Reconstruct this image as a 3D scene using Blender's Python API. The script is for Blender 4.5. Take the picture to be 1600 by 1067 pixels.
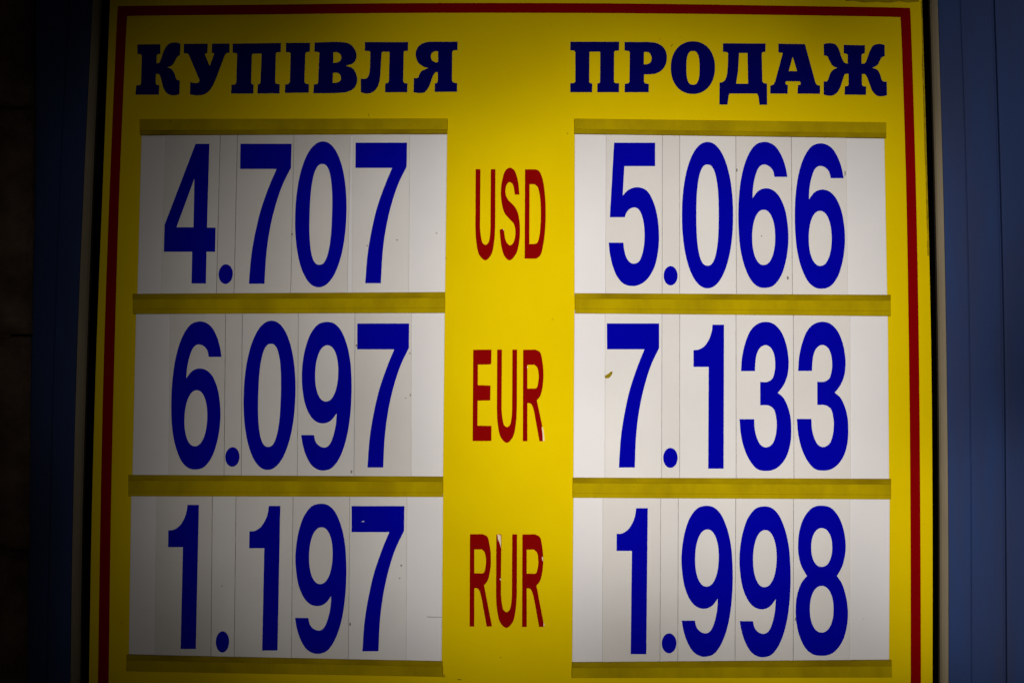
import bpy, bmesh, math, random
from mathutils import Vector, Matrix
random.seed(7)
sc = bpy.context.scene
for o in list(bpy.data.objects):
    bpy.data.objects.remove(o)

# ------------------------------------------------------------------ camera
F = 2000.0                      # focal length in photo pixels (1600 wide)
DIST = 1.5                      # metres from lens to the sign's face
up = Vector((182.7, -27755.0, 2000.0)).normalized()     # sign's vertical, in lens axes (right, down, forward)
h = Vector((300800.0, 1243.0, -2000.0))
h = (h - up * h.dot(up)).normalized()
n = up.cross(h).normalized()
if n.z < 0: n = -n                                       # into the sign
CAM = Vector((0, -DIST, 1.5))
def ray(px, py):
    d = Vector((px - 800.0, py - 533.5, F))
    return Vector((d.dot(h), d.dot(n), d.dot(up)))
def on(px, py, y=0.0):
    """point of the plane at depth y (negative = towards the street) seen at this place of the photo"""
    d = ray(px, py)
    t = (y - CAM.y) / d.y
    return CAM + d * t
cam = bpy.data.cameras.new('camera')
cam.sensor_width = 36.0
cam.lens = F / 1600.0 * 36.0
cam.clip_end = 200.0
cam.clip_start = 0.01
camo = bpy.data.objects.new('camera', cam)
sc.collection.objects.link(camo)
def wdir(v): return Vector((v.dot(h), v.dot(n), v.dot(up)))
cx, cy, cz = wdir(Vector((1, 0, 0))), wdir(Vector((0, -1, 0))), wdir(Vector((0, 0, -1)))
M = Matrix((cx, cy, cz)).transposed().to_4x4()
M.translation = CAM
camo.matrix_world = M
sc.camera = camo

# ------------------------------------------------------------------ world and lamps (night street, added spots lighting the board from the front)
w = bpy.data.worlds.new('World'); sc.world = w
w.use_nodes = True
nt = w.node_tree
bg = nt.nodes['Background']
sky = nt.nodes.new('ShaderNodeTexSky')
sky.sky_type = 'NISHITA'; sky.sun_disc = False
sky.sun_elevation = math.radians(20.0); sky.sun_rotation = math.radians(200)
nt.links.new(sky.outputs[0], bg.inputs[0])
bg.inputs[1].default_value = 0.0025
LAMP_D = 3.0
LAMP_GAIN = 1.01
for (px, py, cone, e) in ((1000, 600, 850, .4238), (1100, 500, 550, .4453), (1800, 100, 550, .2993), (600, 500, 700, .0800), (300, 960, 280, .0280), (300, 230, 300, .0200), (1250, 600, 400, .0300), (320, 900, 300, .0200), (330, 620, 330, .0240), (1270, 875, 290, .1250), (800, 100, 330, .0350),
                          (1600, 900, 300, .3294), (800, 800, 300, .2011), (700, 400, 300, .1601)):
    l = bpy.data.lights.new('front_fill_spot', 'SPOT')  # added spot out of view, standing in for light from inside the box
    l.energy = e * 4 * math.pi ** 2 * LAMP_D ** 2 * LAMP_GAIN
    l.color = (1.0, .965, .925)
    l.shadow_soft_size = 0.04
    l.spot_blend = 1.0
    l.spot_size = 2 * math.atan(cone / 4000.0)
    lo = bpy.data.objects.new('front_fill_spot', l)
    sc.collection.objects.link(lo)
    p = on(px, py)
    lo.location = (p.x, -LAMP_D, p.z)
    lo.rotation_euler = (math.radians(90), 0, 0)
sc.view_settings.view_transform = 'Standard'
sc.view_settings.look = 'None'
sc.view_settings.exposure = 0.0
sc.view_settings.gamma = 1.0
sc.cycles.max_bounces = 4

# ------------------------------------------------------------------ materials
def mat(name, col, rough=.6, spec=.0, var=.0, vscale=30., bump=.0, bscale=200., stretch=None, col2=None, speck=None, coords='Object', tone=0):
    m = bpy.data.materials.new(name); m.use_nodes = True
    t = m.node_tree; b = t.nodes['Principled BSDF']
    b.inputs['Roughness'].default_value = rough
    b.inputs['Specular IOR Level'].default_value = spec
    b.inputs['Base Color'].default_value = (*col, 1)
    tc = t.nodes.new('ShaderNodeTexCoord'); mp = t.nodes.new('ShaderNodeMapping')
    t.links.new(tc.outputs[coords], mp.inputs[0])
    if stretch: mp.inputs['Scale'].default_value = stretch
    out = None
    if var:
        nz = t.nodes.new('ShaderNodeTexNoise'); nz.inputs['Scale'].default_value = vscale; nz.inputs['Detail'].default_value = 5
        nz.inputs['Roughness'].default_value = .6
        t.links.new(mp.outputs[0], nz.inputs['Vector'])
        r = t.nodes.new('ShaderNodeValToRGB')
        r.color_ramp.elements[0].position = .32; r.color_ramp.elements[1].position = .68
        c2 = col2 if col2 else tuple(c * (1 - var) for c in col)
        r.color_ramp.elements[0].color = (*c2, 1); r.color_ramp.elements[1].color = (*col, 1)
        t.links.new(nz.outputs[0], r.inputs[0]); out = r.outputs[0]
    if speck:
        sscale, thr, scol = speck
        v = t.nodes.new('ShaderNodeTexVoronoi'); v.inputs['Scale'].default_value = sscale; v.inputs['Randomness'].default_value = 1
        t.links.new(tc.outputs[coords], v.inputs['Vector'])
        # only a few of the cells carry a speck, and of unequal size
        sep = t.nodes.new('ShaderNodeSeparateColor'); t.links.new(v.outputs['Color'], sep.inputs[0])
        sz = t.nodes.new('ShaderNodeMapRange'); sz.inputs[1].default_value = .72; sz.inputs[2].default_value = 1.
        sz.inputs[3].default_value = 0.; sz.inputs[4].default_value = thr
        t.links.new(sep.outputs[0], sz.inputs[0])
        sb = t.nodes.new('ShaderNodeMath'); sb.operation = 'SUBTRACT'
        t.links.new(sz.outputs[0], sb.inputs[0]); t.links.new(v.outputs['Distance'], sb.inputs[1])
        mr = t.nodes.new('ShaderNodeMapRange'); mr.inputs[1].default_value = 0; mr.inputs[2].default_value = thr * .6
        mr.inputs[3].default_value = 0; mr.inputs[4].default_value = .75
        t.links.new(sb.outputs[0], mr.inputs[0])
        mx = t.nodes.new('ShaderNodeMix'); mx.data_type = 'RGBA'
        t.links.new(mr.outputs[0], mx.inputs[0])
        if out: t.links.new(out, mx.inputs[6])
        else: mx.inputs[6].default_value = (*col, 1)
        mx.inputs[7].default_value = (*scol, 1)
        out = mx.outputs[2]
    if tone:      # every card has aged a little differently
        oi = t.nodes.new('ShaderNodeObjectInfo'); hs = t.nodes.new('ShaderNodeHueSaturation')
        mr2 = t.nodes.new('ShaderNodeMapRange'); mr2.inputs[3].default_value = 1 - tone; mr2.inputs[4].default_value = 1 + tone*.3
        t.links.new(oi.outputs['Random'], mr2.inputs[0]); t.links.new(mr2.outputs[0], hs.inputs['Value'])
        mr3 = t.nodes.new('ShaderNodeMapRange'); mr3.inputs[3].default_value = 1.25; mr3.inputs[4].default_value = .85
        t.links.new(oi.outputs['Random'], mr3.inputs[0]); t.links.new(mr3.outputs[0], hs.inputs['Saturation'])
        t.links.new(out, hs.inputs['Color']); out = hs.outputs[0]
    if out: t.links.new(out, b.inputs['Base Color'])
    if bump:
        n2 = t.nodes.new('ShaderNodeTexNoise'); n2.inputs['Scale'].default_value = bscale; n2.inputs['Detail'].default_value = 6
        t.links.new(mp.outputs[0], n2.inputs['Vector'])
        bp = t.nodes.new('ShaderNodeBump'); bp.inputs['Strength'].default_value = bump; bp.inputs['Distance'].default_value = .004
        t.links.new(n2.outputs[0], bp.inputs['Height']); t.links.new(bp.outputs[0], b.inputs['Normal'])
    return m
MAT = {
    'yellow': mat('yellow_film', (.785, .575, .0005), .5, .0, .05, 9, speck=(24, .085, (.30, .19, .01)), col2=(.745, .535, .0005)),
    'rail': mat('rail_plastic', (.48, .35, .001), .5, .0, .3, 22, stretch=(1, 1, .6), col2=(.34, .24, .002), speck=(60, .13, (.16, .11, .006))),
    'lip': mat('rail_lip_shaded_grimy', (.37, .265, .001), .5, .0, .4, 22, stretch=(.8, 1, 1.3), col2=(.235, .16, .002), speck=(60, .15, (.1, .07, .008))),  # darker than the rail: shade of the card ends painted in, plus dirt
    'white': mat('white_card', (.785, .757, .75), .5, .0, .03, 14, speck=(30, .05, (.3, .27, .24))),
    'ivory': mat('ivory_card', (.755, .722, .685), .5, .0, .05, 16, speck=(36, .055, (.3, .27, .24)), tone=.05),
    'edge': mat('darker_card_edge', (.57, .53, .48), .8, .0, .5, 60),  # mottled rim and chamfer colour, darker than the card faces
    'blue': mat('blue_print', (.001, .001, .375), .5, .0, .06, 40),
    'heading': mat('dark_blue_film', (.0012, .0012, .118), .5, .0, .1, 30),
    'red': mat('red_film', (.245, .0015, .0015), .5, .0, .08, 30),
    'border': mat('red_border_film', (.25, .001, .002), .5, .0, .08, 20),
    'residue': mat('pale_film_residue', (.86, .70, .50), .7, .0, .1, 200),
    'gasket': mat('black_rubber', (.0008, .0008, .0009), .8, .0),
    'trim': mat('beige_trim', (.33, .275, .185), .6, .05, .25, 14, stretch=(3, 1, .4)),
    'frame': mat('blue_paint', (.027, .056, .172), .55, .05, .22, 11, .05, 260, stretch=(2.2, 1, .35), col2=(.034, .049, .125)),
    'stone': mat('brown_stone', (.25, .165, .115), .9, .0, .75, 16, 1., 50),
    'steel': mat('box_sheet', (.2, .2, .2), .5, .3),
    'chip': mat('olive_chip', (.36, .26, .01), .6, .0, .5, 300),
    'grime': mat('grime', (.3, .27, .24), .9, .0, .4, 300),
    'smear': mat('brown_smear', (.47, .32, .01), .9, .0, .5, 120),
    'pale': mat('pale_scratch', (.5, .5, .7), .6, .0),
}

# ------------------------------------------------------------------ mesh helpers
def link(o, parent=None):
    sc.collection.objects.link(o)
    if parent: o.parent = parent
    return o
def meshobj(name, verts, faces, mats, parent=None, mi=None, smooth=False):
    me = bpy.data.meshes.new(name)
    me.from_pydata([tuple(v) for v in verts], [], faces)
    for m in (mats if isinstance(mats, (list, tuple)) else [mats]): me.materials.append(m)
    if mi:
        for p, k in zip(me.polygons, mi): p.material_index = k
    bm = bmesh.new(); bm.from_mesh(me)
    bmesh.ops.recalc_face_normals(bm, faces=bm.faces[:])
    bm.to_mesh(me); bm.free()
    if smooth:
        for p in me.polygons: p.use_smooth = True
    return link(bpy.data.objects.new(name, me), parent)
def slab(name, quad, y0, y1, mats, parent=None, bevel=0.0, edge=False, warp=0.0):
    """box whose face is the photo quad (TL,TR,BR,BL in pixels) at depth y1, going back to y0; optional chamfer in metres"""
    f = [on(x, y, y1) for x, y in quad]
    for p in f: p.y += random.uniform(-warp, warp)
    c = sum(f, Vector()) / 4
    if bevel:
        fr = []
        for i, p in enumerate(f):
            a = (f[(i + 1) % 4] - p).normalized(); b = (f[i - 1] - p).normalized()
            fr.append(p + (a + b) * bevel)
        mid = [Vector((p.x, p.y + bevel, p.z)) for p in f]
        bk = [Vector((p.x, y0, p.z)) for p in f]
        v = fr + mid + bk
        fc = [(0, 1, 2, 3)]; mi = [0]
        for i in range(4):
            j = (i + 1) % 4
            fc.append((i, j, 4 + j, 4 + i)); mi.append(1 if edge else 0)
            fc.append((4 + i, 4 + j, 8 + j, 8 + i)); mi.append(1 if edge else 0)
        fc.append((8, 9, 10, 11)); mi.append(0)
    else:
        v = f + [Vector((p.x, y0, p.z)) for p in f]
        fc = [(0, 1, 2, 3), (4, 5, 6, 7)] + [(i, (i + 1) % 4, 4 + (i + 1) % 4, 4 + i) for i in range(4)]
        mi = None
    return meshobj(name, v, fc, mats, parent, mi)
def band(name, left, right, y0, y1, m, parent=None):
    """strip between two photo polylines of equal length, as a solid between depths y0 (back) and y1 (front)"""
    k = len(left)
    A = [on(x, y, y1) for x, y in left]; B = [on(x, y, y1) for x, y in right]
    v = A + B + [Vector((p.x, y0, p.z)) for p in A] + [Vector((p.x, y0, p.z)) for p in B]
    fc = []
    for i in range(k - 1):
        fc += [(i, i + 1, k + i + 1, k + i), (2*k + i, 2*k + i + 1, 3*k + i + 1, 3*k + i),
               (i, i + 1, 2*k + i + 1, 2*k + i), (k + i, k + i + 1, 3*k + i + 1, 3*k + i)]
    fc += [(0, k, 3*k, 2*k), (k - 1, 2*k - 1, 4*k - 1, 3*k - 1)]
    return meshobj(name, v, fc, m, parent)
def extr(name, rings, y0, y1, m, parent=None):
    """flat cut-out of the given closed outlines (first outer, rest holes; photo pixels) between depths y0 and y1"""
    cu = bpy.data.curves.new('outline', 'CURVE'); cu.dimensions = '2D'; cu.fill_mode = 'BOTH'
    cu.extrude = abs(y0 - y1) / 2
    for r in rings:
        s = cu.splines.new('POLY'); s.points.add(len(r) - 1); s.use_cyclic_u = True
        for q, (x, y) in zip(s.points, r):
            p = on(x, y, y1); q.co = (p.x, p.z, 0, 1)
    tmp = bpy.data.objects.new('outline', cu); sc.collection.objects.link(tmp)
    dg = bpy.context.evaluated_depsgraph_get()
    me = bpy.data.meshes.new_from_object(tmp.evaluated_get(dg))
    bpy.data.objects.remove(tmp); bpy.data.curves.remove(cu)
    ym = (y0 + y1) / 2
    for v in me.vertices: v.co = Vector((v.co.x, ym - v.co.z, v.co.y))
    bm = bmesh.new(); bm.from_mesh(me)
    bmesh.ops.remove_doubles(bm, verts=bm.verts[:], dist=1e-6)
    bmesh.ops.recalc_face_normals(bm, faces=bm.faces[:]); bm.to_mesh(me); bm.free()
    me.name = name
    me.materials.clear(); me.materials.append(m)
    return link(bpy.data.objects.new(name, me), parent)
def empty(name, px, py, label, cat, group=None):
    o = bpy.data.objects.new(name, None); o.empty_display_size = .05
    link(o)
    o['label'] = label; o['category'] = cat
    if group: o['group'] = group
    return o

# ------------------------------------------------------------------ outlines
def S(txt):
    """'x,y x,ys ...'  s marks a smooth node"""
    out = []
    for t in txt.split():
        sm = t.endswith('s'); a, b = t.rstrip('s').split(',')
        out.append((float(a), float(b), sm))
    return out
def curve(pts, seg=7):
    """corner nodes stay sharp, smooth nodes are run through with a Catmull-Rom arc"""
    N = len(pts); out = []
    for i in range(N):
        p0, p1, p2, p3 = pts[i - 1], pts[i], pts[(i + 1) % N], pts[(i + 2) % N]
        out.append((p1[0], p1[1]))
        if not (p1[2] or p2[2]): continue
        P0 = p0; P3 = p3
        if not p1[2]: P0 = (2*p1[0] - p2[0], 2*p1[1] - p2[1])
        if not p2[2]: P3 = (2*p2[0] - p1[0], 2*p2[1] - p1[1])
        d0 = max(math.dist(P0[:2], p1[:2]), 1e-6) ** .5; d1 = max(math.dist(p1[:2], p2[:2]), 1e-6) ** .5; d2 = max(math.dist(p2[:2], P3[:2]), 1e-6) ** .5
        for k in range(1, seg):
            t = d0 + d1 * k / seg
            r = []
            for c in (0, 1):
                a1 = P0[c]*(d0 - t)/d0 + p1[c]*t/d0
                a2 = p1[c]*(d0 + d1 - t)/d1 + p2[c]*(t - d0)/d1
                a3 = p2[c]*(d0 + d1 + d2 - t)/d2 + P3[c]*(t - d0 - d1)/d2
                b1 = a1*(d0 + d1 - t)/(d0 + d1) + a2*t/(d0 + d1)
                b2 = a2*(d0 + d1 + d2 - t)/(d1 + d2) + a3*(t - d0)/(d1 + d2)
                r.append(b1*(d0 + d1 - t)/d1 + b2*(t - d0)/d1)
            out.append(tuple(r))
    return out
def oval(cx, cy, rx, ry, e=2.0, k=72):
    o = []
    for i in range(k):
        a = 2*math.pi*i/k; c, s = math.cos(a), math.sin(a)
        o.append((cx + rx*math.copysign(abs(c)**(2/e), c), cy + ry*math.copysign(abs(s)**(2/e), s)))
    return o
def lean(x, y):
    """how far a plumb line of the sign leans in the photo there (dx per dy)"""
    l = -.0477 + 3.5e-5*y; r = .0365 - 3.45e-5*y
    return l + (r - l)*(x - 168)/1262
D_ = {}
def digit(ch, rings, x0, y0, sx=4.27, sy=4.268):
    R = [[(x0 + x/sx, y0 + y/sy) for x, y in r] for r in rings]
    xs = [p[0] for p in R[0]]; ys = [p[1] for p in R[0]]
    cx, cy = (min(xs) + max(xs))/2, (min(ys) + max(ys))/2
    s = lean(cx, cy)
    D_[ch] = [[(x - cx - s*(y - cy), y - cy) for x, y in r] for r in R]
digit('4', [curve(S('280,64 372,64 356,622 413,622 410,783 353,783 349,995 253,995 257,783 68,783 73,605')), curve(S('272,295 266,620 152,620'))], 240, 210)
digit('0', [oval(706.5, 539.5, 171, 487.5, 2.1), oval(706.5, 539.5, 74.5, 336.5, 2.5)], 940, 210)
digit('7', [curve(S('948.2,505.3 1030,505.3 1030,543.5 1017,571.5s 1005.5,609s 998,646.5s 993.8,684s 992,730.2 967,730.2 970,684s 975.7,646.5s 984,609s 996.5,571.5s 1007,545.7 948.5,545.7'))], 0, 0, 1, 1)
digit('5', [curve(S('83,57 357,57 357,213 152,213 141,408 180,370s 240,353s 300,375s 345,450s 372,550s 383,680s 375,790s 350,890s 300,970s 250,1003s 208,1011s 150,998s 105,950s 75,880s 56,800s 47,722 145,722 152,775s 165,820s 188,852s 215,862s 248,848s 270,800s 283,735s 286,670s 280,590s 262,525s 240,495s 215,488s 185,500s 165,525s 155,553 55,553'))], 940, 210)
six = [curve(S('386,284 375,225s 350,150s 310,85s 270,58s 230,51s 180,65s 140,110s 105,185s 78,290s 63,410s 58,530s 61,650s 73,770s 100,880s 145,975s 190,1015s 235,1024s 290,1010s 340,950s 372,860s 388,770s 393,680s 386,585s 365,485s 325,405s 285,370s 240,360s 195,375s 153,425 157,355s 170,285s 190,230s 210,208s 232,202s 262,212s 288,240s 300,284')), oval(227.5, 687, 76.5, 184, 2.15)]
digit('6', six, 1140, 210)
D_['9'] = [[(-x, -y) for x, y in r] for r in D_['6']]
digit('3', [curve(S('418,383 425,290s 445,200s 480,115s 525,70s 580,55s 635,68s 685,120s 718,200s 733,280s 736,340s 728,410s 703,475s 664,528 700,560s 730,620s 748,690s 753,760s 748,860s 722,950s 680,1010s 635,1040s 582,1048s 530,1038s 480,985s 440,900s 418,810s 408,703 506,703 510,770s 525,830s 550,875s 585,891s 625,870s 648,815s 656,745s 652,690s 635,635s 600,612s 546,610 546,455 590,455s 625,435s 642,385s 646,330s 636,265s 612,223s 580,210s 545,228s 522,275s 514,330s 511,383'))], 1060, 490)
digit('1', [curve(S('228,74 305,74 302,1033 199,1033 202,355 101,355 101,243 135,240s 175,215s 205,170s 222,120s'))], 1060, 490)
digit('8', [curve(S('614,41s 675,55s 725,110s 758,190s 774,280s 772,360s 752,445s 717,510 750,560s 778,650s 790,740s 784,840s 755,940s 705,1010s 660,1035s 612,1041s 560,1033s 510,995s 465,905s 445,810s 441,730s 450,640s 480,555s 516,510 480,445s 461,375s 457,300s 466,210s 495,125s 540,65s 575,46s')), oval(615, 320, 70, 129, 2.15), oval(615, 731, 79, 155, 2.15)], 1140, 780)
digit('.', [oval(0, 0, 11, 15)], 1037, 415, 1, 1)
def place(ch, box):
    xa, xb, ya, yb = box
    cx, cy = (xa + xb)/2, (ya + yb)/2
    s = lean(cx, cy)
    R = D_[ch]
    ys = [p[1] for p in R[0]]; ky = (yb - ya)/(max(ys) - min(ys))
    R = [[(x, y*ky) for x, y in r] for r in R]
    R2 = [[(x + s*y, y) for x, y in r] for r in R]
    xs = [p[0] for p in R2[0]]; kx = (xb - xa)/(max(xs) - min(xs))
    R2 = [[(x*kx, y) for x, y in r] for r in R2]
    xs = [p[0] for p in R2[0]]; ys = [p[1] for p in R2[0]]
    dx = xa - min(xs); dy = ya - min(ys)
    return [[(x + dx, y + dy) for x, y in r] for r in R2]

# ------------------------------------------------------------------ the board
board = empty('exchange_rate_board', 800, 533, 'yellow exchange rate board with red border, two blue headings and red currency codes', 'sign')
YS = [-40, 0, 267, 534, 800, 1067, 1140]
def poly(xs):   # xs at y = 0, 267, 534, 800, 1067 -> polyline that runs a little out of frame at both ends
    a = [xs[0] + (xs[0] - xs[1])*40/267] + xs + [xs[-1] + (xs[-1] - xs[-2])*73/267]
    return list(zip(a, YS))
PL = poly([172, 161.5, 151, 143.5, 139]); PR = poly([1440.5, 1448.5, 1454.7, 1457, 1457])
GL = poly([160, 148, 138.5, 131, 127.5]); GR = poly([1451, 1458.7, 1464, 1466.5, 1466.5])
TL = poly([145, 132, 121, 114, 110]);     TR = poly([1465, 1473, 1478.5, 1481.5, 1482])
def fine(P, step=4, jit=.0):
    o = []
    for i in range(len(P) - 1):
        for k in range(step):
            t = k/step
            o.append((P[i][0]*(1 - t) + P[i+1][0]*t + random.uniform(-jit, jit), P[i][1]*(1 - t) + P[i+1][1]*t))
    return o + [P[-1]]
def smoothpoly(P, seg=5):
    c = curve([(x, y, True) for x, y in P], seg)
    return c[:(len(P) - 1)*seg + 1]
sPL, sPR, sGL, sGR, sTL, sTR = [smoothpoly(P) for P in (PL, PR, GL, GR, TL, TR)]
band('panel', sPL, sPR, .010, 0, MAT['yellow'], board)
# box behind the panel
band('light_box', [(x + 12, y) for x, y in sPL], [(x - 12, y) for x, y in sPR], .12, .0108, MAT['steel'], board)
# black rubber gaskets in the gap and the beige trim round it
sPLj = [(x + random.uniform(-.8, .5), y) for x, y in fine(sPL, 6)]
sPRj = [(x + random.uniform(-.5, .9), y) for x, y in fine(sPR, 6)]
band('gasket', fine([(x - 1, y) for x, y in sGL], 6), sPLj, .0105, .0052, MAT['gasket'], board)
band('gasket', sPRj, fine([(x + 1, y) for x, y in sGR], 6), .0105, .0052, MAT['gasket'], board)
def trim(inner, outer, name='edge_trim'):
    """beige moulding: leans forward from the gasket to the blue frame in a shallow curve"""
    prof = [(0, .004), (.12, -.001), (.35, -.004), (.65, -.0065), (.9, -.008), (1, -.0075)]
    k = len(prof); v = []; f = []
    for (a, y), (b, y2) in zip(inner, outer):
        for t, d in prof: v.append(on(a + (b - a)*t, y, d))
        v.append(Vector((on(b, y, -.0075).x, .02, on(b, y, -.0075).z)))
        v.append(Vector((on(a, y, .004).x, .02, on(a, y, .004).z)))
    k2 = k + 2
    for i in range(len(inner) - 1):
        for j in range(k2):
            f.append((i*k2 + j, i*k2 + (j + 1) % k2, (i + 1)*k2 + (j + 1) % k2, (i + 1)*k2 + j))
    f += [tuple(range(k2)), tuple(range((len(inner) - 1)*k2, len(inner)*k2))]
    return meshobj(name, v, f, MAT['trim'], board)
trim(sGL, sTL); trim(sGR, sTR)
# red border strips
RL0 = smoothpoly(list(zip([184.2, 172.5, 163, 157, 153, 152.3], [10.2, 267, 534, 800, 1067, 1108])))
RL1 = smoothpoly(list(zip([198.4, 187.3, 179, 173, 169.3, 168.6], [25.3, 267, 534, 800, 1067, 1092])))
RR0 = smoothpoly(list(zip([1407.2, 1415.5, 1420.2, 1422.8, 1423.2, 1423.2], [27.2, 267, 534, 800, 1067, 1098])))
RR1 = smoothpoly(list(zip([1422, 1430.5, 1435.7, 1438, 1439, 1439], [13, 267, 534, 800, 1067, 1114])))
band('border_strip', RL0, RL1, 0, -.0006, MAT['border'], board)
band('border_strip', RR0, RR1, 0, -.0006, MAT['border'], board)
T0 = smoothpoly([(184.2, 10.2), (400, 8), (600, 5.8), (800, 5.3), (1000, 6.3), (1200, 9.2), (1422, 13)])
T1 = smoothpoly([(198.4, 25.3), (400, 23), (600, 20.7), (800, 20.3), (1000, 21.2), (1200, 23.4), (1407.2, 27.2)])
band('border_strip', T0, T1, 0, -.0006, MAT['border'], board)
band('border_strip', [(168.6, 1092), (800, 1096), (1423.2, 1098)], [(152.3, 1108), (800, 1112), (1439, 1114)], 0, -.0006, MAT['border'], board)

# headings
def heading(rings, x0, y0, s):
    R = [[(x0 + x/s, y0 + y/s) for x, y in (r if isinstance(r, list) else curve(S(r)))] for r in rings]
    return extr('heading_letter', R, 0, -.0007, MAT['heading'], board)
q = 8.889
heading(['130,133 447,130 447,262 412,264 396,280 393,392 430,390s 460,330s 500,215s 545,145s 600,112s 680,108s 727,125 720,280 685,300s 650,360s 610,420s 540,450 600,472s 640,530s 665,600s 685,626s 718,632 712,820 660,835s 590,832s 530,800s 490,730s 455,600s 430,545s 385,540 382,675 398,694 432,698 425,828 103,828 115,700 162,697 180,682 192,295 178,268 130,262'], 200, 55, q)
heading(['775,125 1105,122 1100,250 1070,258 1068,275 1135,435 1195,268 1190,252 1162,248 1168,122 1408,120 1408,245 1365,252 1345,275 1215,620 1160,730s 1110,790s 1050,825s 960,838s 860,825 865,650 900,665s 950,668s 985,655s 993,628 850,290 830,258 775,252'], 200, 55, q)
heading(['120,122 790,112 785,237 730,240 718,262 708,655 730,680 772,685 770,810 462,812 470,690 498,680 506,655 522,270 515,258 392,260 385,275 375,660 382,680 410,690 405,812 98,812 105,692 155,688 170,660 183,270 170,252 120,246'], 350, 55, q)
heading(['860,112 1195,110 1190,232 1140,238 1128,260 1115,650 1130,675 1180,685 1175,800 845,805 850,690 895,683 915,655 925,262 910,240 860,236'], 350, 55, q)
heading(['366,268 530,265s 585,277s 618,312s 628,355s 612,392s 560,413 605,430s 628,472s 632,510s 612,552s 570,575s 510,582s 358,584 362,530 382,527 388,517 396,332 390,326 365,324',
         '483,328 505,328s 525,338s 533,360s 525,383s 505,393s 482,395', '481,456 505,456s 525,468s 531,490s 525,508s 505,518s 478,520'], 400, 0, 4)
heading(['180,100 780,100 775,220 728,222 718,240 710,645 728,668 770,675 765,795 458,795 462,675 500,665 512,640 522,245 515,232 420,232 412,245 395,520 380,650s 345,735s 290,790s 215,812s 160,808s 120,790 122,602 160,612s 205,600s 232,560s 245,500s 255,250 245,225 178,218'], 550, 55, q)
heading(['1465,95 1465,208 1405,215 1392,235 1388,640 1405,660 1460,672 1458,788 1148,790 1150,675 1180,668 1192,640 1192,520 1165,515s 1140,540s 1110,600s 1085,680s 1050,750s 1005,795s 935,806s 855,795 858,600 895,602s 918,590s 935,550s 970,500s 1060,462 985,435s 920,385s 888,310s 885,250s 905,185s 960,130s 1020,105s 1090,95',
         '1195,225 1195,378 1160,380s 1110,350s 1095,300s 1110,250s 1150,228s'], 550, 55, q)
heading(['100,95 778,95 775,215 722,218 708,240 706,650 722,668 778,672 775,795 472,795 475,675 502,668 512,650 515,240 508,232 375,232 365,240 362,650 372,668 405,675 402,795 98,795 98,672 150,668 168,650 168,240 155,218 98,212'], 880, 55, q)
heading(['852,98 1180,98 1290,112s 1380,160s 1430,240s 1440,330s 1420,420s 1370,490s 1290,535s 1220,545s 1125,548 1122,650 1138,672 1190,682 1188,795 852,795 855,680 905,670 920,650 925,240 912,222 852,215',
         '1122,238 1155,235s 1200,250s 1225,300s 1228,330s 1215,375s 1180,402s 1120,410'], 880, 55, q)
heading([oval(421.5, 368.5, 276.5, 328.5, 2.15), oval(422.5, 371, 82.5, 211, 2.7)], 1030, 60, 8)
heading(['798,65 1330,68 1328,170 1295,175 1282,192 1290,540 1305,562 1348,568 1350,832 1255,832 1242,730 1225,692 880,692 868,720 855,830 752,830 755,555 795,548s 830,510s 848,450s 858,350 862,190 850,175 798,170',
         '1000,185 1105,185 1112,570 962,570 985,420'], 1030, 60, 8)
heading(['130,70 462,75 595,560 612,585 652,595 650,695 370,693 375,590 405,580 410,560 400,540 230,538 218,555 222,578 250,588 245,693 28,692 30,595 70,580 90,540 185,190 178,182 130,178', '310,230 365,412 260,412'], 1200, 60, 8)
heading(['697,75 740,65s 800,65s 850,85s 890,150s 920,240s 955,305s 998,320 998,210 985,195 948,190 948,85 1213,90 1210,190 1182,195 1170,210 1170,320 1215,310s 1245,240s 1280,150s 1320,90s 1390,73s 1458,85 1460,225 1430,235s 1400,280s 1370,335s 1305,372 1365,395s 1400,450s 1420,515s 1440,540s 1485,545 1488,712 1440,725s 1370,720s 1310,665s 1270,570s 1240,490s 1215,450s 1175,448 1175,585 1190,600 1228,605 1225,708 958,705 962,602 995,598 1008,580 1008,445 965,450s 935,520s 905,610s 865,680s 810,715s 750,718s 697,705 697,540 735,540s 755,510s 775,450s 810,400s 868,370 810,345s 770,280s 740,225s 700,215'], 1200, 60, 8)

# currency codes
z = 6.279
def code(rings, x0, y0, s, box=None):
    R = [[(x0 + x/s, y0 + y/s) for x, y in curve(S(r))] for r in rings]
    if box:
        xs = [p[0] for p in R[0]]; ys = [p[1] for p in R[0]]
        xa, xb, ya, yb = box
        R = [[(xa + (x - min(xs))*(xb - xa)/(max(xs) - min(xs)), ya + (y - min(ys))*(yb - ya)/(max(ys) - min(ys))) for x, y in r] for r in R]
    return extr('currency_letter', R, 0, -.0007, MAT['red'], board)
U = ['83,92 130,92 126,660 135,750s 152,815s 178,833s 205,815s 222,750s 228,660 231,92 277,92 275,650 265,800s 235,930s 178,984s 120,935s 88,800s 80,660']
code(U, 730, 250, z)
code(['466,340 460,290s 445,238s 418,218s 392,235s 376,290s 380,345s 405,395s 450,440s 490,500s 512,590s 518,700s 508,820s 480,920s 418,984s 370,950s 335,850s 317,685 350,675 353,690 362,692 368,745s 385,805s 418,838s 450,815s 470,750s 472,690s 455,625s 410,575s 365,520s 338,420s 330,310s 345,190s 375,105s 418,77s 460,100s 495,190s 513,340'], 730, 250, z)
code(['567,93 670,93 705,110s 740,190s 762,330s 770,500s 765,680s 745,840s 715,940s 675,968 563,968', '612,238 660,238 690,265s 712,350s 722,500s 718,650s 705,760s 685,815s 655,825 610,825'], 730, 250, z)
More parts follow.
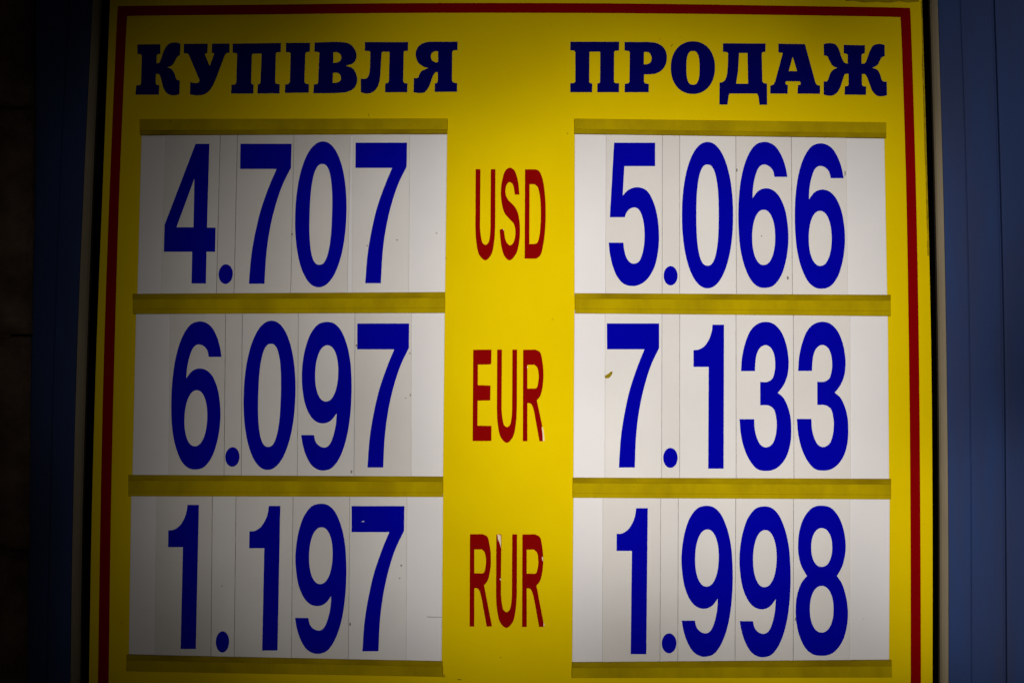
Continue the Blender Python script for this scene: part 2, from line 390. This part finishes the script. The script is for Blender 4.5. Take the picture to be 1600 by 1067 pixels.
code(['90,72 270,70 268,200 262,215 136,218 136,418 260,422 258,568 134,570 132,815 270,818 268,966 84,966'], 725, 535, z)
code(U, 730, 250, z, (776.3, 808, 546.2, 691.7))
RH = '622,220 690,218 718,245s 732,320s 728,390s 712,445s 695,452 622,452'
RO = '580,72 700,70 745,95s 770,190s 780,310s 772,430s 748,525s 715,568 %s 740,968 690,690 672,625s 655,600s 622,593 622,968 577,968'
e2 = code([RO % '770,825 762,829 770,895 773,968', RH], 725, 535, z)
e2['label'] = 'red R with a flake peeled off its leg'
code([RO % '790,966', RH], 725, 535, z, (733.7, 768.7, 834, 978.3))
u3 = code(U, 730, 250, z, (775, 808, 834.5, 980.5)); u3['label'] = 'red U peeling at the top of its left arm'
code([RO % '790,966', RH], 725, 535, z, (815.7, 850.5, 834.3, 979))
def flake(txt, x0, y0, s, y1=-.0011, y0d=0):
    return extr('peeled_flake', [[(x0 + x/s, y0 + y/s) for x, y in curve(S(txt))]], y0d, y1, MAT['residue'], board)
flake('764,830 775,836 783,895 790,962 774,967 771,895', 725, 535, z)
flake('1508,138 1520,141 1529,143 1531,180 1530,222 1526,205 1520,185 1512,165', 400, 800, 4)
flake('1524,413 1531,414 1530,427 1526,424', 400, 800, 4)
flake('189,277 194,279 193,290 196,304 190,302 187,290', 800, 800, 4)
flake('197,688 201,696 203,711 196,712', 800, 800, 4)
flake('352,676 361,684 363,692 354,691', 730, 250, z)
flake('618,240 628,232 622,258', 725, 535, z)

# card rails
rails = [  # top-left, top-right, bottom-right, bottom-left (photo), has upper lip, has lower lip
    ((217.5, 186.3), (699.2, 185.3), (698.8, 209.2), (218.3, 211), 0, 1),
    ((897.5, 185.5), (1385, 191.4), (1385, 215.8), (897.8, 209), 0, 1),
    ((207, 459), (695.3, 456.3), (695, 488.6), (207.3, 490.3), 1, 1),
    ((898.3, 458), (1391.8, 460.6), (1392, 493.6), (898.8, 489.3), 1, 1),
    ((200.3, 741.6), (692.3, 744.2), (691.8, 776.2), (200, 775), 1, 1),
    ((895.2, 745.8), (1392.5, 747.8), (1392.5, 780), (895, 777.5), 1, 1),
    ((197.3, 1022.5), (691.4, 1032.8), (691.8, 1057), (197, 1048.2), 1, 0),
    ((893.8, 1034.3), (1393.3, 1030.6), (1394, 1058), (893.3, 1058.8), 1, 0)]
def mixp(a, b, t): return (a[0]*(1 - t) + b[0]*t, a[1]*(1 - t) + b[1]*t)
for tl, tr, br, bl, hu, hl in rails:
    H = bl[1] - tl[1]
    a = 8.5/H if hu else 0; b = 1 - (7./H if hl else 0)
    mid = [mixp(tl, bl, a), mixp(tr, br, a), mixp(tr, br, b), mixp(tl, bl, b)]
    r = slab('card_rail', mid, 0, -.0066, [MAT['rail']], board, .0004)
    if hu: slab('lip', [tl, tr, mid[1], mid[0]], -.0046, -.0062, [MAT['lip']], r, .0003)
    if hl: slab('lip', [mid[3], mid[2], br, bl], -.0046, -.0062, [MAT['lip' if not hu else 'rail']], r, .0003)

# ------------------------------------------------------------------ the cards
rows = [
 # name, value, backing quad TL TR BR BL, card edges [(xtop_l, xtop_r, xbot_l, xbot_r)...], digit boxes
 ('USD buying', '4.707', (221.3, 211, 698.8, 209, 695.3, 457, 214.5, 459),
  [(258.7, 344.2, 251, 337.8), (344.6, 371, 338.2, 365.3), (371.4, 459.3, 365.7, 454), (459.8, 547.7, 454.4, 542.5), (551.7, 640.5, 550, 638.5)],
  [(255.9, 336.7, 225, 443.1), (341.6, 363.7, 413, 443.7), (375, 455.6, 225, 443.4), (461, 541.5, 221.3, 449), (555.3, 636, 223.2, 442.6)]),
 ('USD selling', '5.066', (898, 209, 1381.7, 215.8, 1386.3, 461, 897.5, 458),
  [(947, 1034.8, 946, 1034.3), (1035.2, 1061.8, 1034.7, 1061.7), (1062.2, 1149.4, 1062.1, 1150.3), (1149.9, 1236.2, 1150.8, 1238), (1236.7, 1322.3, 1238.4, 1325)],
  [(951, 1029.8, 223.3, 447), (1037, 1058.8, 415.7, 446), (1065.5, 1145.6, 222, 450.6), (1153.6, 1232, 222, 450), (1241.9, 1320.3, 224.3, 451.2)]),
 ('EUR buying', '6.097', (212.6, 490.3, 695, 488.6, 692.2, 744.2, 206.7, 741.6),
  [(265.5, 352.3, 263, 349.8), (352.7, 378.5, 350.2, 376.7), (378.9, 466, 377.1, 464.3), (466.5, 554.6, 464.7, 552.9), (555.1, 643, 553.3, 642.5)],
  [(267.5, 346, 502.2, 733.3), (352, 374.2, 698.4, 729), (380.5, 461.7, 501, 734), (470.5, 549.4, 502.9, 735), (558, 639.3, 505.4, 730.2)]),
 ('EUR selling', '7.133', (897.6, 489.3, 1387.2, 493.6, 1389.3, 747.8, 895.8, 745.8),
  [(945.5, 1034.2, 945, 1033.4), (1034.6, 1061.8, 1033.8, 1061.7), (1062.2, 1149.7, 1062.1, 1150), (1150.2, 1239.2, 1150.4, 1240.4), (1239.7, 1328.7, 1240.8, 1329.2)],
  [(948.2, 1030, 505.3, 730.2), (1036.3, 1058.8, 699.5, 730.8), (1083.6, 1131.4, 507.3, 732), (1155.5, 1236.4, 502.9, 735.5), (1245, 1325.5, 502.7, 735)]),
 ('RUR buying', '1.197', (205, 775, 692.4, 776.2, 690, 1032.8, 201.2, 1022.6),
  [(244.2, 331.7, 241.3, 329.3), (332.1, 368.7, 329.7, 365.5), (369.2, 457.8, 365.9, 455), (458.2, 546.6, 455.4, 544), (547.1, 636, 544.4, 634.6)],
  [(262.5, 310.7, 788.5, 1013.3), (337.2, 357.9, 985.7, 1018.8), (389.3, 438, 790, 1015.7), (461, 541.2, 786.5, 1021), (549.3, 631.8, 790.3, 1016.9)]),
 ('RUR selling', '1.998', (896, 777.5, 1390.2, 780, 1389.3, 1030.6, 894, 1034.3),
  [(942, 1032.2, 941.3, 1030.9), (1032.6, 1059.6, 1031.3, 1058.8), (1060, 1149.4, 1059.2, 1148.2), (1149.8, 1239.6, 1148.6, 1239.2), (1240.1, 1328.3, 1239.6, 1328)],
  [(963.3, 1012.2, 793.6, 1021.4), (1034, 1057, 989, 1020), (1064.8, 1145, 789.8, 1025.5), (1155.4, 1235.4, 790.7, 1026.3), (1243.2, 1325, 789.5, 1024)]),
]
PLACE = {0: 'first', 2: 'third', 3: 'fourth', 4: 'last'}
NAMES = {'0': 'zero', '1': 'one', '3': 'three', '4': 'four', '5': 'five', '6': 'six', '7': 'seven', '8': 'eight', '9': 'nine'}
SIDE = {'USD buying': 'left of the red USD', 'USD selling': 'right of the red USD', 'EUR buying': 'left of the red EUR', 'EUR selling': 'right of the red EUR',
        'RUR buying': 'left of the red RUR', 'RUR selling': 'right of the red RUR'}
cards = {}
for rname, val, bq, edges, boxes in rows:
    x0, y0, x1, y1, x2, y2, x3, y3 = bq
    ext = 5.0
    tlq, trq, brq, blq = (x0, y0 - ext), (x1, y1 - ext), (x2, y2 + ext), (x3, y3 + ext)
    b = slab('backing_card', [tlq, trq, brq, blq], -.0004, -.0014, [MAT['white'], MAT['edge']], None, .0002, True)
    b['label'] = 'long white backing card behind the digits %s, %s' % (val, SIDE[rname]); b['category'] = 'card'; b['group'] = 'white backing cards in the rails'
    def atx(xt, xb, yy):      # point of the card edge at the top (0) or bottom (1) rail line
        if yy == 0:
            t = (xt - x0)/(x1 - x0); return (xt, y0 + (y1 - y0)*t - ext)
        t = (xb - x3)/(x2 - x3); return (xb, y3 + (y2 - y3)*t + ext)
    for k, (ch, (tl_, tr_, bl_, br_), box) in enumerate(zip(val, edges, boxes)):
        yb_, yf = (-.00155, -.0027) if k % 2 == 0 else (-.0017, -.00285)
        quad = [atx(tl_, bl_, 0), atx(tr_, br_, 0), atx(tr_, br_, 1), atx(tl_, bl_, 1)]
        nm = 'point_card' if ch == '.' else 'digit_card'
        if ch == '.':
            lab = 'narrow white card with the blue decimal point of %s, %s' % (val, SIDE[rname])
        else:
            lab = 'white card with a blue %s, %s in the row %s' % (NAMES[ch], PLACE[k], SIDE[rname])
        o = slab(nm, quad, yb_, yf, [MAT['ivory'], MAT['edge']], None, .00022, True, .00012)
        o['label'] = lab; o['category'] = 'card'; o['group'] = 'slide-in rate cards'
        extr('printed_point' if ch == '.' else 'printed_digit', place(ch, box), yf + .0002, yf - .00035, MAT['blue'], o)
        cards[rname, k] = (o, yf)
# the olive scrap stuck on the 7 of 7.133 and the nick in the last 7 of 1.197
o, yf = cards['EUR selling', 0]
extr('stuck_scrap', [[(800 + x/4, 534 + y/4) for x, y in curve(S('580,212 592,205s 606,196s 614,187 629,185 626,200s 618,214s 604,226s 586,228 581,222'))]], yf, yf - .0008, MAT['chip'], o)
o, yf = cards['RUR buying', 4]
extr('scratch', [[(400 + x/4, 800 + y/4) for x, y in curve(S('657,59 668,54s 676,52 672,57 682,59 670,62s'))]], yf - .0001, yf - .0004, MAT['pale'], o)

# grime: specks in the seams, scuffs on the cards, dirt along the sealed edge of the panel
def grime(par, depth, x, y, rx, ry, m='grime', lean_=0.):
    k = 9; P = []
    for i in range(k):
        a = 2*math.pi*i/k; q = random.uniform(.55, 1.1)
        dx, dy = rx*q*math.cos(a), ry*q*math.sin(a)
        P.append((x + dx + lean_*dy, y + dy))
    extr('grime_spot', [P], depth, depth - .00025, MAT[m], par)
for key, x, y, rx, ry in ((('USD buying', 3), 456.5, 366, 1.6, 2.4), (('USD buying', 4), 620.5, 375, 1.6, 1.3), (('USD buying', 4), 574, 384, 1.8, 1.3),
        (('USD selling', 3), 1151.5, 266, 1.5, 3.), (('USD selling', 3), 1231, 434, 1.8, 3.4), (('USD selling', 3), 1190, 369, 1.4, 1.2), (('USD selling', 4), 1320.5, 271, 1.2, 5.),
        (('EUR buying', 4), 557, 540, 1.2, 3.), (('EUR buying', 4), 640.5, 552, 1.5, 1.4), (('EUR buying', 4), 641, 617, 1., 3.), (('EUR buying', 4), 634, 622, 1.6, 1.),
        (('EUR buying', 3), 549, 737, 2., 2.6), (('RUR buying', 4), 547, 975, 1.5, 3.), (('RUR buying', 4), 627, 883, 1.8, 2.), (('RUR buying', 4), 624.5, 903, 1.5, 1.5),
        (('RUR selling', 4), 1243, 967, 1.2, 3.2), (('RUR buying', 1), 346.5, 915, 1.2, 1.2)):
    o, yf = cards[key]
    grime(o, yf + .0001, x, y, rx, ry)
for x, y, rx, ry, l in ((1031, 61.5, .9, 2.4, -1.1), (1050, 71, 1., 3., -.6), (886.5, 208.5, 1.3, 1.3, 0), (782, 1026.5, 1.2, 1.1, 0), (576, 180, .6, 4, .25), (718, 1061, 4., 1.2, 0), (971.5, 135, .9, .8, 0), (1064, 58, .8, .8, 0)):
    grime(board, 0, x, y, rx, ry, 'smear', l)
def edge_dirt(pts_out, width):
    a = fine(pts_out, 8); L = [(x - random.uniform(.3, 1.)*width, y) for x, y in a]
    extr('edge_grime', [a + L[::-1]], 0, -.0003, MAT['smear'], board)
edge_dirt([(1440.3, 2), (1448.4, 267), (1451.5, 400)], 3.2)
extr('edge_grime', [[(1318, -3), (1436, -3), (1436, 3), (1418, 4.5), (1405, 2.5), (1388, 5), (1370, 3.2), (1352, 4.6), (1334, 2.), (1322, 2.4)]], 0, -.0003, MAT['smear'], board)
extr('scratch', [[(667, 962.6), (672, 963), (690, 963.4), (690, 964.2), (672, 964), (667, 963.6)]], -.0013, -.0017, MAT['grime'], board)

# ------------------------------------------------------------------ blue frame either side
right = empty('blue_door_frame', 1530, 533, 'blue painted plank frame right of the yellow board', 'door frame')
left = empty('blue_door_frame', 80, 533, 'dark blue plank frame between the yellow board and the brown wall', 'door frame')
def shift(P, d): return [(x + d, y) for x, y in P]
g1 = smoothpoly(poly([1499.5, 1509, 1514.5, 1517, 1517.8])); g2 = smoothpoly(poly([1551.5, 1560.5, 1567, 1569.5, 1571]))
def plank(a, b, yf, par, round_l=.3, round_r=.3, rw=2.0):
    """vertical board with eased long edges"""
    v = []; f = []
    wz = .004
    for (xa, y), (xb, _) in zip(a, b):
        pr = [(xa + .2, wz + yf), (xa + .2, yf + .0012*round_l*3), (xa + rw*round_l, yf + .0003), (xa + 2.2*rw*round_l, yf), (xb - 2.2*rw*round_r, yf), (xb - rw*round_r, yf + .0003), (xb - .2, yf + .0012*round_r*3), (xb - .2, wz + yf)]
        for x, d in pr: v.append(on(x, y, d))
        v.append(Vector((v[-1].x, .03, v[-1].z))); v.append(Vector((v[-8 - 1].x, .03, v[-8 - 1].z)))
    K = 10
    for i in range(len(a) - 1):
        for j in range(K): f.append((i*K + j, i*K + (j + 1) % K, (i + 1)*K + (j + 1) % K, (i + 1)*K + j))
    f += [tuple(range(K)), tuple(range((len(a) - 1)*K, len(a)*K))]
    return meshobj('plank', v, f, MAT['frame'], par)
plank(sTR, shift(g1, -.35), -.0085, right, .3, .25)
plank(shift(g1, .35), shift(g2, -1.0), -.0085, right, .25, .6)
plank(shift(g2, .0), shift(g2, 190), -.0105, right, 1.0, .4, 3.0)
def batten(par, g, wdt, d):
    o = band('batten', shift(g, -wdt), shift(g, wdt), .02, d, MAT['frame'], par)
batten(right, g1, 5, -.0072); batten(right, g2, 7, -.0070)
h1 = smoothpoly(poly([108, 95, 85.5, 78.5, 73.5])); h2 = smoothpoly(poly([55, 54, 48, 44, 41]))
batten(left, h1, 5, -.0072)
plank(shift(h1, .35), sTL, -.0085, left, .25, .3)
plank(shift(h2, 1.2), shift(h1, -.35), -.0085, left, .8, .25)

# head and sill of the frame, just out of the picture
slab('plank', [(20, -330), (1780, -330), (1780, -42), (20, -42)], .03, -.0087, [MAT['frame']], right, .0012)
slab('plank', [(20, 1142), (1780, 1142), (1780, 1380), (20, 1380)], .03, -.0087, [MAT['frame']], right, .0012)

# ------------------------------------------------------------------ brown stone wall on the left
right['kind'] = left['kind'] = 'thing'
wall = empty('stone_wall', 10, 533, 'dark brown rough stone wall at the left edge', 'wall')
wall['kind'] = 'thing'
def block(xa, xb, ya, yb, yf):
    nx, nz = 10, 16
    v = []; f = []
    ph = random.uniform(0, 9)
    for i in range(nx + 1):
        for j in range(nz + 1):
            u, t = i/nx, j/nz
            e = min(u, 1 - u, t*2, (1 - t)*2)
            d = yf + (.008 if e == 0 else 0) + .003*math.sin(5*u + 3*t*3 + ph)*math.sin(7*t - 2*u + ph) + random.uniform(-.0012, .0012)
            v.append(on(xa + (xb - xa)*u + random.uniform(-.6, .6), ya + (yb - ya)*t + random.uniform(-.6, .6), d))
    for i in range(nx):
        for j in range(nz):
            a = i*(nz + 1) + j; f.append((a, a + nz + 1, a + nz + 2, a + 1))
    ring = [i*(nz + 1) for i in range(nx + 1)] + [nx*(nz + 1) + j for j in range(1, nz + 1)] + [i*(nz + 1) + nz for i in range(nx - 1, -1, -1)] + [j for j in range(nz - 1, 0, -1)]
    base = len(v)
    for r in ring: v.append(Vector((v[r].x, .05, v[r].z)))
    L = len(ring)
    for k in range(L): f.append((ring[k], ring[(k + 1) % L], base + (k + 1) % L, base + k))
    f.append(tuple(range(base, base + L)))
    return meshobj('stone_block', v, f, MAT['stone'], wall, smooth=True)
for ya, yb in ((-330, -64), (-60, 168), (172, 521), (526, 858), (862, 1150), (1154, 1380)):
    block(-320, 51 - ya*.009 if 0 <= ya < 1100 else (49 if ya == -60 else 18), ya, yb, -.016)
band('mortar', [(-310, -330), (-310, 1380)], [(16, -330), (16, 1380)], .05, -.004, MAT['stone'], wall)
